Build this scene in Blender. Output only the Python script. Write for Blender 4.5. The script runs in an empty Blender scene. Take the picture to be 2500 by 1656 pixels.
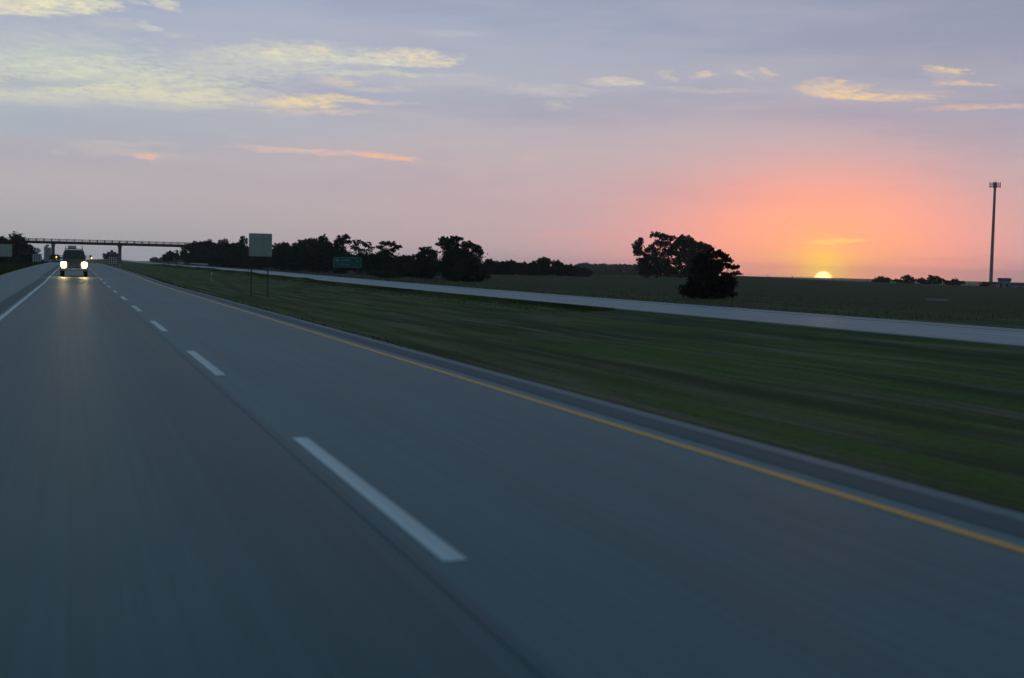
import bpy, bmesh, math, random
import numpy as np
from mathutils import Vector, Matrix
random.seed(7); rng = np.random.default_rng(7)
SC = bpy.context.scene
COL = SC.collection
R_ = math.radians

# ------------------------------------------------------------------ camera
YAW, PIT, ROL, CAM_Z = R_(19.14), R_(3.18), R_(1.3), 1.7
cam_d = bpy.data.cameras.new('camera'); cam = bpy.data.objects.new('camera', cam_d); COL.objects.link(cam)
fw = Vector((math.sin(YAW)*math.cos(PIT), math.cos(YAW)*math.cos(PIT), -math.sin(PIT)))
r0 = Vector((math.cos(YAW), -math.sin(YAW), 0)); u0 = r0.cross(fw)
rt = math.cos(ROL)*r0 + math.sin(ROL)*u0; up = -math.sin(ROL)*r0 + math.cos(ROL)*u0
M = Matrix((( rt.x, up.x, -fw.x, 0), (rt.y, up.y, -fw.y, 0), (rt.z, up.z, -fw.z, CAM_Z), (0, 0, 0, 1)))
cam.matrix_world = M
cam_d.sensor_width = 36; cam_d.lens = 3090/2500*36
cam_d.clip_start = .1; cam_d.clip_end = 20000
cam_d.dof.use_dof = True; cam_d.dof.focus_distance = 170; cam_d.dof.aperture_fstop = 1.1
SC.camera = cam

# ------------------------------------------------------------------ tables (world metres / degrees)
TREES = [
 ('broadleaf_tree', 'dark tree cut by the left edge of the photo, behind the big blank sign', -21.91, 429.44, 0.62, 0.05, 0, True, 'trees behind the left roadside',
  [(-1.43, 5.66, 2.85, 2.82), (0.95, 4.7, 2.15, 2.83), (-0.0, 1.84, 3.1, 2.06)]),
 ('broadleaf_tree', 'tall round-topped dark tree left of the bridge end', -16.68, 424.67, 0.21, 0.04, 0, True, 'trees behind the left roadside',
  [(-0.25, 7.2, 2.14, 1.91), (-1.43, 5.13, 2.37, 2.04), (0.95, 5.19, 2.14, 2.3), (-0.0, 2.36, 3.32, 2.04)]),
 ('broadleaf_tree', 'lower dark tree whose right side slopes down beside the bridge pier', -11.99, 399.82, -0.05, 0.03, 0, True, 'trees behind the left roadside',
  [(-0.57, 4.83, 1.35, 1.2), (0.33, 3.16, 1.58, 1.69), (1.47, 1.74, 1.36, 1.21), (-1.02, 1.92, 2.47, 1.69)]),
 ('shrub', 'low dark bush under the blank sign at the left edge', -12.91, 299.72, 0.08, 0.04, 0, False, 'trees behind the left roadside',
  [(-1.13, 0.92, 1.83, 0.72), (1.38, 0.8, 1.51, 0.63)]),
 ('shrub', 'small bush at the foot of the left bridge pier', -7.01, 559.96, -0.27, 0.01, 0, False, None,
  [(-0.72, 2.47, 1.6, 1.19), (0.88, 2.0, 1.28, 0.68)]),
 ('broadleaf_tree', 'hazy far tree seen under the bridge just left of the median pier', 23.71, 899.69, -0.59, -0.03, 0, True, None,
  [(-2.28, 4.46, 3.16, 2.21), (0.61, 5.64, 2.38, 2.49), (3.0, 4.87, 1.85, 2.49)]),
 ('broadleaf_tree', 'round dark tree seen under the bridge between the median and right piers', 36.75, 538.75, 0.2, -0.07, 0, True, None,
  [(0.78, 3.75, 2.27, 2.02), (-1.16, 2.69, 1.62, 1.34)]),
 ('conifer_tree', 'slim pointed conifer seen under the bridge beside the right pier', 39.79, 533.52, 0.19, -0.07, 0, True, None,
  [(-0.04, 4.96, 0.48, 1.33), (-0.03, 3.29, 1.13, 1.5)]),
 ('broadleaf_tree', 'dark tree right behind the right bridge pier', 42.77, 528.27, 0.16, -0.08, 0, True, None,
  [(-1.0, 3.87, 1.6, 1.98), (0.77, 3.25, 1.93, 1.99)]),
 ('broadleaf_tree', 'dark tree covering the right end of the bridge', 47.0, 517.87, 0.01, -0.09, 0, True, 'trees along the far side of the other carriageway',
  [(-1.18, 8.31, 2.37, 1.62), (-3.06, 6.96, 2.36, 1.79), (1.04, 8.05, 1.9, 1.63), (-0.05, 5.42, 3.48, 2.93)]),
 ('broadleaf_tree', 'rounded tree second in the row right of the bridge end', 48.89, 512.67, -0.02, -0.1, 0, True, 'trees along the far side of the other carriageway',
  [(0.87, 8.56, 2.83, 1.77), (3.07, 7.98, 2.2, 1.61), (-0.05, 5.8, 4.08, 3.22)]),
 ('broadleaf_tree', 'bushy tree in the row midway between bridge end and blank square sign', 53.68, 487.05, -0.23, -0.11, 0, True, 'trees along the far side of the other carriageway',
  [(-0.53, 8.28, 2.55, 1.85), (-2.77, 7.3, 2.1, 1.54), (2.19, 7.74, 2.41, 1.54), (-1.85, 5.63, 3.6, 2.77), (1.76, 5.72, 3.61, 2.77)]),
 ('broadleaf_tree', 'low bushy tree filling the gap left of the narrow taller tree', 55.81, 476.74, -0.32, -0.12, 0, True, 'trees along the far side of the other carriageway',
  [(0.37, 7.75, 2.36, 1.36), (-0.05, 5.47, 3.25, 2.42)]),
 ('broadleaf_tree', 'narrow tree showing above the row left of the blank square sign', 55.36, 446.58, -0.31, -0.12, 0.3, True, 'trees along the far side of the other carriageway',
  [(0.18, 9.58, 1.53, 1.56), (-1.46, 7.84, 1.39, 1.13), (-0.06, 6.17, 2.78, 2.83)]),
 ('broadleaf_tree', 'dark tree mostly hidden behind the blank square sign', 57.92, 426.08, -0.39, -0.14, 0, True, 'trees along the far side of the other carriageway',
  [(-1.13, 6.44, 2.66, 2.44), (1.95, 5.97, 2.4, 2.17), (-0.03, 3.48, 4.0, 2.17)]),
 ('broadleaf_tree', 'even-topped tree right next to the blank square sign', 59.75, 385.4, -0.43, -0.15, 0, True, 'trees along the far side of the other carriageway',
  [(-1.04, 6.75, 1.95, 1.48), (0.9, 7.29, 1.71, 1.24), (-0.04, 4.3, 3.65, 2.97)]),
 ('broadleaf_tree', 'leafy tree with a stepped top, second right of the blank square sign', 61.03, 364.93, -0.46, -0.17, 0, True, 'trees along the far side of the other carriageway',
  [(-0.77, 6.9, 1.51, 1.41), (1.08, 7.76, 1.51, 1.41), (-0.04, 4.56, 3.02, 3.06)]),
 ('broadleaf_tree', 'tree with a level crown where the row rises toward its highest point', 62.1, 346.48, -0.54, -0.18, 0, True, 'trees along the far side of the other carriageway',
  [(-0.87, 8.19, 1.55, 1.23), (0.69, 8.01, 1.33, 1.12), (-0.05, 5.08, 2.88, 3.14)]),
 ('broadleaf_tree', 'full dark tree above the left end of the green sign', 63.21, 336.11, -0.55, -0.19, 0, True, 'trees along the far side of the other carriageway',
  [(-0.32, 8.78, 1.4, 1.31), (0.78, 7.61, 1.4, 1.2), (-0.05, 5.3, 2.81, 3.05)]),
 ('broadleaf_tree', 'highest ragged-topped tree of the row, above the green sign', 63.5, 318.74, -0.53, -0.2, 0.15, True, 'trees along the far side of the other carriageway',
  [(0.73, 8.33, 1.44, 1.24), (1.95, 9.4, 1.03, 0.73), (-0.29, 7.27, 1.23, 1.35), (-0.05, 4.99, 2.26, 2.49), (2.59, 7.96, 0.83, 0.73)]),
 ('broadleaf_tree', 'thin see-through tree right above the green sign', 66.78, 304.77, -0.5, -0.22, 0.5, True, 'trees along the far side of the other carriageway',
  [(-1.29, 7.97, 1.39, 0.8), (0.61, 7.31, 1.29, 0.8), (-2.06, 6.55, 0.89, 0.8), (1.62, 6.24, 1.09, 0.9), (-0.66, 5.99, 1.39, 0.5), (-0.02, 3.4, 3.18, 1.6)]),
 ('shrub', 'low green bush on the slope right of the green sign', 52.14, 218.87, -0.49, -0.23, 0, False, None,
  [(-0.9, 0.81, 2.3, 0.58), (0.9, 0.57, 2.45, 0.58)]),
 ('broadleaf_tree', 'flat umbrella-shaped tree right of the green sign', 63.25, 267.63, -0.56, -0.23, 0.1, True, 'trees along the far side of the other carriageway',
  [(-0.02, 7.12, 1.05, 0.53), (1.47, 6.98, 1.41, 0.53), (2.8, 6.4, 1.06, 0.53), (-0.89, 6.31, 0.79, 0.53), (1.76, 5.76, 0.88, 0.44), (0.19, 4.84, 1.76, 1.23), (-1.54, 3.38, 1.93, 1.59), (1.11, 2.65, 2.64, 1.76)]),
 ('shrub', 'dark rounded scrub between the umbrella-shaped tree and the big clump', 64.56, 253.92, -0.54, -0.25, 0, False, 'trees along the far side of the other carriageway',
  [(-0.44, 3.61, 1.51, 1.01), (1.07, 3.81, 1.01, 0.84), (0.01, 1.77, 2.69, 1.52)]),
 ('broadleaf_tree', 'lower left tree of the big dark clump', 61.6, 229.89, -0.56, -0.26, 0.08, True, 'big clump of trees beside the road',
  [(0.71, 5.28, 1.3, 0.84), (-0.19, 4.34, 1.22, 0.92), (2.1, 4.55, 0.92, 1.07), (0.44, 3.13, 2.14, 1.53), (0.02, 1.44, 2.6, 1.38)]),
 ('broadleaf_tree', 'broad tallest tree of the big dark clump', 61.59, 207.03, -0.55, -0.29, 0.05, True, 'big clump of trees beside the road',
  [(-2.04, 6.87, 1.11, 0.49), (-0.3, 7.05, 1.25, 0.62), (-2.93, 6.16, 0.69, 0.49), (-1.11, 5.92, 1.81, 0.97), (1.67, 6.2, 1.39, 0.69), (3.21, 5.54, 1.18, 0.83), (3.99, 4.79, 0.63, 0.63), (0.31, 4.22, 3.34, 1.53), (0.0, 2.33, 3.62, 1.67)]),
 ('shrub', 'dark bush spilling down the right foot of the big clump toward the road', 60.71, 196.85, -0.53, -0.3, 0, False, 'big clump of trees beside the road',
  [(0.26, 2.63, 1.99, 1.19), (-0.7, 1.01, 2.53, 1.06), (1.3, 0.79, 1.46, 0.8)]),
 ('shrub', 'first bush of the long low hedge, touching the big clump', 133.88, 408.63, -0.42, -0.32, 0, False, 'bushes of the long low hedge',
  [(-0.86, 4.2, 1.6, 1.25), (-1.69, 3.76, 1.11, 1.0), (0.12, 3.8, 1.11, 1.0), (0.01, 2.55, 3.12, 1.94)]),
 ('shrub', 'small bush in the left half of the long low hedge', 136.78, 407.67, -0.42, -0.32, 0, False, 'bushes of the long low hedge',
  [(-0.01, 3.46, 2.08, 1.11), (-1.09, 3.02, 1.44, 0.89), (1.26, 3.07, 1.44, 0.89), (0.02, 1.8, 3.13, 1.39)]),
 ('shrub', 'rounded bush rising in the left half of the long low hedge', 139.93, 406.59, -0.47, -0.33, 0, False, 'bushes of the long low hedge',
  [(-0.02, 4.0, 2.24, 1.11), (-1.18, 3.56, 1.56, 0.89), (1.35, 3.62, 1.56, 0.89), (0.02, 2.06, 3.13, 1.53)]),
 ('shrub', 'level bush in the middle of the long low hedge', 143.87, 405.22, -0.45, -0.34, 0, False, 'bushes of the long low hedge',
  [(-0.01, 3.52, 2.4, 0.97), (-1.25, 3.08, 1.67, 0.78), (1.46, 3.14, 1.67, 0.78), (0.03, 1.86, 3.13, 1.39)]),
 ('shrub', 'bush just left of the tallest one in the long low hedge', 147.39, 403.95, -0.42, -0.35, 0, False, 'bushes of the long low hedge',
  [(-0.01, 3.71, 1.76, 0.97), (-0.92, 3.27, 1.22, 0.78), (1.07, 3.32, 1.22, 0.78), (0.03, 1.9, 2.78, 1.53)]),
 ('shrub', 'tallest spiky-topped bush of the long low hedge', 150.65, 402.75, -0.43, -0.36, 0, False, 'bushes of the long low hedge',
  [(-0.04, 5.05, 2.24, 1.52), (-1.2, 4.61, 1.56, 1.22), (1.33, 4.67, 1.55, 1.22), (0.02, 2.42, 3.12, 1.94)]),
 ('shrub', 'pointed bush right of the tallest one in the long low hedge', 155.58, 400.87, -0.43, -0.37, 0, False, 'bushes of the long low hedge',
  [(-0.85, 4.04, 1.76, 1.11), (-1.75, 3.6, 1.22, 0.89), (0.23, 3.64, 1.22, 0.89), (0.03, 2.25, 2.95, 1.52)]),
 ('shrub', 'low sloping bush near the right end of the long low hedge', 158.85, 399.58, -0.42, -0.38, 0, False, 'bushes of the long low hedge',
  [(-0.18, 3.15, 2.23, 0.97), (-1.33, 2.71, 1.55, 0.78), (1.19, 2.77, 1.55, 0.78), (0.14, 1.63, 3.12, 1.25)]),
 ('shrub', 'last lowest bush at the right end of the long low hedge', 162.49, 398.11, -0.45, -0.39, 0, False, 'bushes of the long low hedge',
  [(-0.2, 2.16, 2.23, 0.83), (-1.36, 1.72, 1.55, 0.67), (1.16, 1.78, 1.55, 0.66), (0.37, 1.21, 3.12, 0.83)]),
 ('broadleaf_tree', 'left half of the large open-crowned tree pair, with a detached lobe on its left', 183.58, 383.3, -0.33, -0.45, 0.15, True, 'large tree pair in the field',
  [(-5.82, 12.03, 1.39, 1.4), (-7.0, 10.37, 1.7, 1.86), (-6.13, 8.48, 1.86, 1.55), (-4.07, 7.71, 1.24, 0.93), (-0.87, 14.3, 2.01, 1.08), (1.58, 13.81, 2.01, 1.24), (4.17, 13.31, 1.69, 1.24), (0.29, 11.88, 2.01, 1.24), (2.61, 11.11, 2.47, 1.55), (5.32, 10.89, 1.23, 1.24), (-0.7, 8.59, 1.85, 1.55), (2.69, 8.39, 2.47, 1.55), (-2.67, 6.1, 3.1, 2.02), (-1.83, 10.2, 1.39, 1.09), (-3.16, 9.09, 1.24, 1.09), (5.38, 8.86, 1.85, 1.55), (6.24, 11.73, 1.23, 1.24), (-5.36, 5.22, 1.86, 1.4), (1.43, 5.1, 4.02, 2.48), (-2.57, 2.83, 4.03, 2.49), (2.86, 2.41, 3.71, 2.17)]),
 ('broadleaf_tree', 'right half of the large tree pair with a dense rounded crown', 191.84, 373.63, 0.03, -0.47, 0.05, True, 'large tree pair in the field',
  [(-3.37, 12.63, 2.28, 1.53), (-1.1, 12.14, 1.82, 1.53), (-4.38, 10.73, 2.43, 1.83), (-0.63, 10.0, 2.73, 1.98), (2.54, 10.6, 2.27, 1.52), (4.18, 9.03, 1.81, 2.13), (-2.69, 7.55, 3.04, 1.83), (1.04, 7.36, 2.73, 1.83), (-4.88, 5.09, 2.13, 1.84), (-0.2, 4.38, 3.04, 2.14), (-3.46, 2.16, 3.96, 2.14), (3.13, 4.19, 2.73, 3.36), (1.21, 2.0, 4.55, 2.14)]),
 ('cedar_tree', 'near-black bushy cedar close beside the other carriageway, left of the sun', 55.11, 104.34, -0.64, -0.49, 0.1, True, None,
  [(0.24, 3.93, 0.67, 0.68), (1.08, 4.13, 0.52, 0.34), (1.73, 3.54, 0.74, 0.19), (2.23, 2.95, 0.7, 0.19), (1.56, 3.16, 0.52, 0.15), (2.51, 2.36, 0.59, 0.19), (1.46, 3.88, 0.52, 0.19), (0.64, 2.99, 1.12, 0.75), (-0.1, 2.6, 1.12, 0.9), (-0.59, 2.97, 0.9, 1.13), (0.31, 1.41, 2.17, 1.05), (-0.03, 0.64, 1.87, 0.9), (1.56, 0.83, 1.12, 0.83), (-1.35, 0.88, 1.05, 0.91), (1.79, 1.82, 0.82, 0.6)]),
 ('ridge_tree', 'leftmost rounded tree on the ridge right of the sun', 323.67, 456.99, -0.98, -0.62, 0, False, 'low trees on the ridge at the right',
  [(-0.13, 1.77, 2.67, 1.22), (2.55, 1.48, 1.33, 1.04), (-2.1, 0.85, 1.67, 0.87), (0.76, 0.4, 3.34, 1.04)]),
 ('ridge_tree', 'open tree with gaps, second on the ridge right of the sun', 331.38, 451.43, -1.11, -0.63, 0.25, False, 'low trees on the ridge at the right',
  [(0.8, 2.66, 2.48, 1.21), (-2.96, 1.54, 1.49, 0.87), (3.31, 1.86, 1.32, 1.03), (0.05, 0.75, 3.97, 1.04)]),
 ('ridge_tree', 'highest rounded tree on the ridge right of the sun', 339.57, 445.3, -1.26, -0.65, 0, False, 'low trees on the ridge at the right',
  [(1.56, 3.24, 2.61, 1.03), (-3.3, 2.09, 1.8, 1.03), (3.88, 2.27, 1.63, 1.03), (0.33, 1.15, 5.24, 1.2)]),
 ('ridge_tree', 'low tree sloping off on the ridge, left of the phone mast', 347.08, 439.47, -1.37, -0.67, 0, False, 'low trees on the ridge at the right',
  [(0.21, 2.01, 2.1, 0.85), (-2.36, 1.6, 1.3, 0.68), (2.66, 1.39, 1.93, 0.85), (-0.06, 0.81, 3.24, 0.68)]),
 ('ridge_tree', 'small round bush on the ridge right at the mast foot', 343.6, 416.58, -1.41, -0.69, 0, False, 'low trees on the ridge at the right',
  [(0.37, 1.23, 1.84, 0.82), (0.25, 0.58, 2.0, 0.65)]),
]
CLOUDS = [
 (-1.333, 10.533, 3.113, 0.392, 0.0852, (1.0, 0.8963, 0.5149), 0.95),
 (-1.973, 10.115, 1.449, 0.163, 0.0878, (0.8714, 0.7913, 0.5149), 0.60),
 (3.632, 10.975, 0.512, 0.201, -0.2222, (0.9131, 0.8308, 0.5149), 0.75),
 (1.451, 9.904, 1.004, 0.201, -0.0252, (0.6105, 0.6105, 0.5149), 0.45),
 (3.046, 9.922, 0.476, 0.152, -0.1284, (0.8308, 0.7758, 0.5647), 0.60),
 (4.154, 9.693, 0.446, 0.119, -0.0330, (0.6795, 0.6445, 0.5271), 0.50),
 (-0.520, 8.749, 3.150, 0.666, 0.0216, (0.6105, 0.6584, 0.5457), 0.60),
 (-1.005, 7.960, 4.318, 0.601, 0.0169, (0.7011, 0.7305, 0.552), 0.80),
 (2.975, 7.721, 4.501, 0.582, -0.0246, (0.7011, 0.7084, 0.5395), 0.90),
 (-0.515, 6.867, 5.551, 0.473, 0.0290, (0.7231, 0.7231, 0.5271), 0.95),
 (5.036, 7.096, 4.222, 0.452, -0.0112, (0.7529, 0.6939, 0.5029), 0.90),
 (6.411, 8.700, 3.001, 0.587, 0.0523, (0.6308, 0.6308, 0.552), 0.75),
 (8.874, 9.179, 2.685, 0.382, 0.0470, (0.7454, 0.7157, 0.5395), 0.75),
 (7.468, 8.322, 3.205, 0.452, -0.0014, (0.6105, 0.6172, 0.552), 0.65),
 (10.664, 8.915, 2.711, 0.490, 0.0121, (0.6584, 0.6584, 0.552), 0.70),
 (14.371, 9.239, 1.736, 0.282, -0.0156, (0.956, 0.807, 0.491), 0.85),
 (12.467, 8.992, 2.548, 0.123, -0.0119, (0.7758, 0.7605, 0.5776), 0.70),
 (13.021, 8.449, 2.736, 0.106, 0.0050, (0.7305, 0.7011, 0.5149), 0.70),
 (9.615, 7.071, 1.615, 0.248, 0.0907, (1.0, 0.7454, 0.3515), 0.95),
 (11.770, 7.319, 1.999, 0.107, -0.0421, (0.9131, 0.6795, 0.402), 0.65),
 (11.037, 8.051, 0.722, 0.194, -0.0079, (0.9734, 0.7454, 0.402), 0.85),
 (10.517, 6.683, 1.624, 0.124, 0.0581, (0.855, 0.6724, 0.4342), 0.75),
 (12.578, 7.794, 1.272, 0.106, 0.0558, (0.7529, 0.6445, 0.4851), 0.50),
 (8.164, 9.177, 0.390, 0.139, -0.0458, (0.8714, 0.7913, 0.5149), 0.60),
 (10.299, 9.336, 0.540, 0.105, -0.1482, (0.8714, 0.7605, 0.491), 0.60),
 (16.082, 10.420, 1.281, 0.122, 0.0101, (0.552, 0.5906, 0.5906), 0.50),
 (17.037, 8.579, 0.550, 0.071, 0.0267, (0.6105, 0.5776, 0.5776), 0.40),
 (15.030, 8.200, 3.668, 0.213, -0.0015, (0.5776, 0.5457, 0.5457), 0.50),
 (20.540, 7.947, 2.018, 0.232, -0.0129, (0.6172, 0.5711, 0.5149), 0.70),
 (20.831, 7.309, 0.442, 0.161, -0.0795, (0.6445, 0.5906, 0.5029), 0.50),
 (23.460, 8.365, 1.131, 0.160, -0.0291, (0.7605, 0.6724, 0.5149), 0.85),
 (24.555, 8.322, 0.545, 0.071, 0.0078, (0.7305, 0.6308, 0.5029), 0.60),
 (25.817, 8.614, 0.438, 0.141, -0.2859, (0.6795, 0.5776, 0.491), 0.60),
 (27.403, 8.653, 0.394, 0.141, 0.0491, (0.8714, 0.6724, 0.4342), 0.75),
 (27.728, 8.020, 1.965, 0.123, -0.0304, (0.6724, 0.5776, 0.4793), 0.60),
 (29.133, 8.791, 0.359, 0.140, -0.2968, (0.8714, 0.6584, 0.4342), 0.75),
 (30.157, 8.924, 0.393, 0.139, -0.3969, (0.9216, 0.6867, 0.4452), 0.80),
 (29.665, 8.823, 1.064, 0.279, -0.1053, (0.5776, 0.5029, 0.491), 0.50),
 (33.109, 7.992, 1.293, 0.312, -0.0930, (0.9734, 0.6867, 0.3515), 0.95),
 (34.664, 7.696, 2.027, 0.121, -0.0567, (1.0, 0.6445, 0.305), 0.90),
 (32.411, 8.104, 1.039, 0.087, -0.0115, (0.7529, 0.5776, 0.4452), 0.60),
 (36.347, 7.840, 1.497, 0.102, -0.0510, (0.6584, 0.5149, 0.4342), 0.45),
 (37.670, 8.792, 0.792, 0.151, -0.1605, (1.0, 0.6867, 0.3325), 0.95),
 (37.316, 8.566, 0.665, 0.169, -0.2285, (0.6105, 0.5029, 0.4564), 0.50),
 (38.318, 8.203, 0.977, 0.084, -0.0578, (0.956, 0.6172, 0.3419), 0.80),
 (39.010, 7.209, 2.080, 0.101, 0.0075, (0.8714, 0.552, 0.3515), 0.70),
 (39.739, 9.062, 1.588, 0.497, -0.0372, (0.4342, 0.402, 0.4564), 0.35),
 (8.749, 4.972, 2.154, 0.107, -0.0232, (0.7605, 0.552, 0.4678), 0.75),
 (12.171, 4.915, 2.373, 0.126, -0.0284, (0.8714, 0.5149, 0.3813), 0.85),
 (13.355, 4.862, 1.005, 0.127, 0.0006, (1.0, 0.5149, 0.305), 0.90),
 (14.179, 4.761, 0.828, 0.072, -0.2176, (0.8714, 0.4564, 0.3515), 0.70),
 (2.147, 4.963, 2.215, 0.104, 0.0686, (0.6172, 0.552, 0.5149), 0.60),
 (2.318, 4.554, 1.877, 0.244, -0.0570, (0.6445, 0.5395, 0.491), 0.60),
 (2.861, 4.405, 0.442, 0.105, 0.0969, (0.9216, 0.5271, 0.3515), 0.85),
 (-0.672, 4.509, 0.261, 0.086, 0.0519, (0.6795, 0.5457, 0.4851), 0.50),
 (6.972, 5.433, 0.883, 0.089, -0.0380, (0.6172, 0.5271, 0.5029), 0.50),
 (11.454, 4.386, 0.472, 0.108, -0.0172, (0.6445, 0.4564, 0.4342), 0.40),
 (19.879, 4.870, 0.626, 0.109, 0.0208, (0.7305, 0.4793, 0.4125), 0.50),
 (21.803, 1.597, 2.025, 0.147, 0.0009, (0.7605, 0.3813, 0.3419), 0.60),
 (33.515, 1.527, 1.293, 0.080, -0.0044, (1.3624, 0.7605, 0.1878), 1.00),
 (32.844, 0.817, 2.589, 0.161, -0.0010, (1.0, 0.6172, 0.1274), 0.50),
 (30.013, 0.977, 1.244, 0.054, -0.0109, (1.0, 0.402, 0.2232), 0.50),
 (38.286, 0.816, 2.596, 0.139, 0.0187, (0.7758, 0.305, 0.2462), 0.45),
 (-1.165, 7.312, 2.461, 0.185, 0.1298, (0.4125, 0.4621, 0.5271), 0.90),
 (-2.288, 7.081, 1.447, 0.150, 0.1749, (0.402, 0.4678, 0.5271), 0.70),
 (-0.844, 8.591, 1.143, 0.150, 0.0756, (0.4678, 0.5271, 0.5271), 0.60),
 (2.479, 5.882, 7.328, 0.794, 0.0267, (0.4072, 0.4564, 0.5271), 0.90),
 (-1.968, 5.794, 2.606, 0.673, 0.0603, (0.3916, 0.4621, 0.5271), 0.70),
 (8.914, 6.013, 4.692, 0.532, 0.0371, (0.4342, 0.4564, 0.5149), 0.60),
 (6.415, 8.353, 1.053, 0.121, 0.0040, (0.5029, 0.5271, 0.552), 0.50),
 (9.962, 7.899, 2.157, 0.282, 0.1402, (0.4564, 0.4564, 0.5271), 0.80),
 (12.110, 8.731, 1.087, 0.141, 0.0392, (0.4452, 0.4564, 0.5149), 0.70),
 (7.127, 7.379, 1.236, 0.158, 0.0284, (0.4564, 0.4735, 0.5149), 0.60),
 (3.322, 6.707, 1.026, 0.121, 0.1565, (0.4678, 0.491, 0.5149), 0.50),
]
HEAD_W, HAZE, HAZE_G = 1100.0, .00008, .78

# ------------------------------------------------------------------ node helpers
class NT:
    def __init__(s, tree): s.t = tree
    def n(s, typ, **kw):
        x = s.t.nodes.new(typ)
        for k, v in kw.items(): setattr(x, k, v)
        return x
    def put(s, sock, v):
        if isinstance(v, bpy.types.NodeSocket): s.t.links.new(v, sock)
        elif v is not None:
            try: sock.default_value = v
            except Exception: sock.default_value = (*v, 1)
    def m(s, op, a, b=None, c=None, clamp=False):
        x = s.n('ShaderNodeMath', operation=op, use_clamp=clamp)
        s.put(x.inputs[0], a); s.put(x.inputs[1], b)
        if c is not None: s.put(x.inputs[2], c)
        return x.outputs[0]
    def mix(s, f, a, b, blend='MIX'):
        x = s.n('ShaderNodeMix', data_type='RGBA', blend_type=blend)
        s.put(x.inputs[0], f); s.put(x.inputs[6], a if isinstance(a, bpy.types.NodeSocket) else (*a[:3], 1))
        s.put(x.inputs[7], b if isinstance(b, bpy.types.NodeSocket) else (*b[:3], 1))
        return x.outputs[2]
    def xyz(s, x, y, z):
        c = s.n('ShaderNodeCombineXYZ'); s.put(c.inputs[0], x); s.put(c.inputs[1], y); s.put(c.inputs[2], z)
        return c.outputs[0]
    def noise(s, v, scale=1, detail=4, rough=.55):
        x = s.n('ShaderNodeTexNoise'); s.put(x.inputs['Vector'], v)
        x.inputs['Scale'].default_value = scale; x.inputs['Detail'].default_value = detail
        x.inputs['Roughness'].default_value = rough
        return x.outputs[0]
    def mr(s, v, a, b, c=0, d=1, smooth=False):
        x = s.n('ShaderNodeMapRange'); x.clamp = True
        if smooth: x.interpolation_type = 'SMOOTHSTEP'
        s.put(x.inputs[0], v)
        for i, q in enumerate((a, b, c, d)): s.put(x.inputs[i+1], q)
        return x.outputs[0]
    def ramp(s, f, stops, interp='LINEAR'):
        x = s.n('ShaderNodeValToRGB'); s.put(x.inputs[0], f); r = x.color_ramp; r.interpolation = interp
        while len(r.elements) < len(stops): r.elements.new(.5)
        for e, (p, c) in zip(r.elements, stops): e.position = p; e.color = (*c, 1)
        return x.outputs[0]
def lin(r, g, b):
    return tuple(((v/255+.055)/1.055)**2.4 if v > 10 else v/3294.6 for v in (r, g, b))

# ------------------------------------------------------------------ sky
SUN_AZ, SUN_EL = 32.87, -.18
world = bpy.data.worlds.new('World'); SC.world = world; world.use_nodes = True
wt = world.node_tree; wt.nodes.clear(); W = NT(wt)
tc = W.n('ShaderNodeTexCoord').outputs['Generated']
sp = W.n('ShaderNodeSeparateXYZ'); W.put(sp.inputs[0], tc)
az = W.m('MULTIPLY', W.m('ARCTAN2', sp.outputs[0], sp.outputs[1]), 57.29578)
el = W.m('MULTIPLY', W.m('ARCSINE', sp.outputs[2]), 57.29578)
elc = W.m('MAXIMUM', el, 0.0)
base = W.ramp(W.m('DIVIDE', elc, 90), [(0, lin(168, 172, 180)), (.012, lin(174, 173, 177)), (.033, lin(182, 175, 180)), (.06, lin(180, 177, 186)),
              (.09, lin(172, 180, 196)), (.125, lin(164, 174, 197)), (.18, lin(100, 130, 160)), (.27, lin(60, 98, 127)), (.5, lin(40, 80, 103)), (1, lin(36, 76, 97))])
# the half of the sky away from the sunrise is a little darker and bluer
dsun = W.m('ABSOLUTE', W.m('SUBTRACT', W.m('ABSOLUTE', W.m('SUBTRACT', az, SUN_AZ)), 0))
dsun = W.m('MINIMUM', dsun, W.m('SUBTRACT', 360, dsun))
back = W.mr(dsun, 45, 130, 0, 1, True)
base = W.mix(W.m('MULTIPLY', back, .6), base, lin(62, 88, 108))
def glow(c, a0, e0, sa, se, st, colr, p=1.0):
    q = W.m('ADD', W.m('POWER', W.m('DIVIDE', W.m('SUBTRACT', az, a0), sa), 2), W.m('POWER', W.m('DIVIDE', W.m('SUBTRACT', el, e0), se), 2))
    if p != 1: q = W.m('POWER', q, p)
    return W.mix(W.m('MULTIPLY', W.m('EXPONENT', W.m('MULTIPLY', q, -1)), st), c, lin(*colr))
c = base
c = glow(c, 46, 13, 24, 7, .85, (143, 147, 170))
c = glow(c, 33, 0.2, 21, 6.2, .66, (218, 168, 168), 1.2)
c = glow(c, 32.5, 0.2, 8.6, 4.3, .88, (255, 162, 153), 1.3)
c = glow(c, 44, -.3, 5.5, 1.2, .55, (176, 138, 150), 1.2)
c = glow(c, 33, 1.4, 6.0, 3.1, .9, (264, 172, 146), 1.4)
c = glow(c, 33, 1.2, 4.0, 1.9, .6, (270, 184, 126), 1.2)
c = glow(c, 32.87, .3, 1.35, 1.2, .85, (288, 212, 100))
c = glow(c, 32.87, .1, .7, .8, .95, (290, 232, 92))
nb = W.noise(W.xyz(W.m('MULTIPLY', az, .07), W.m('MULTIPLY', el, .5), 3.3), 1.0, 4, .6)
above = W.mr(el, 1.5, 6)
c = W.mix(W.m('MULTIPLY', W.mr(nb, .42, .68), W.m('MULTIPLY', above, .4)), c, W.mix(.5, c, lin(206, 200, 196)))
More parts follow.
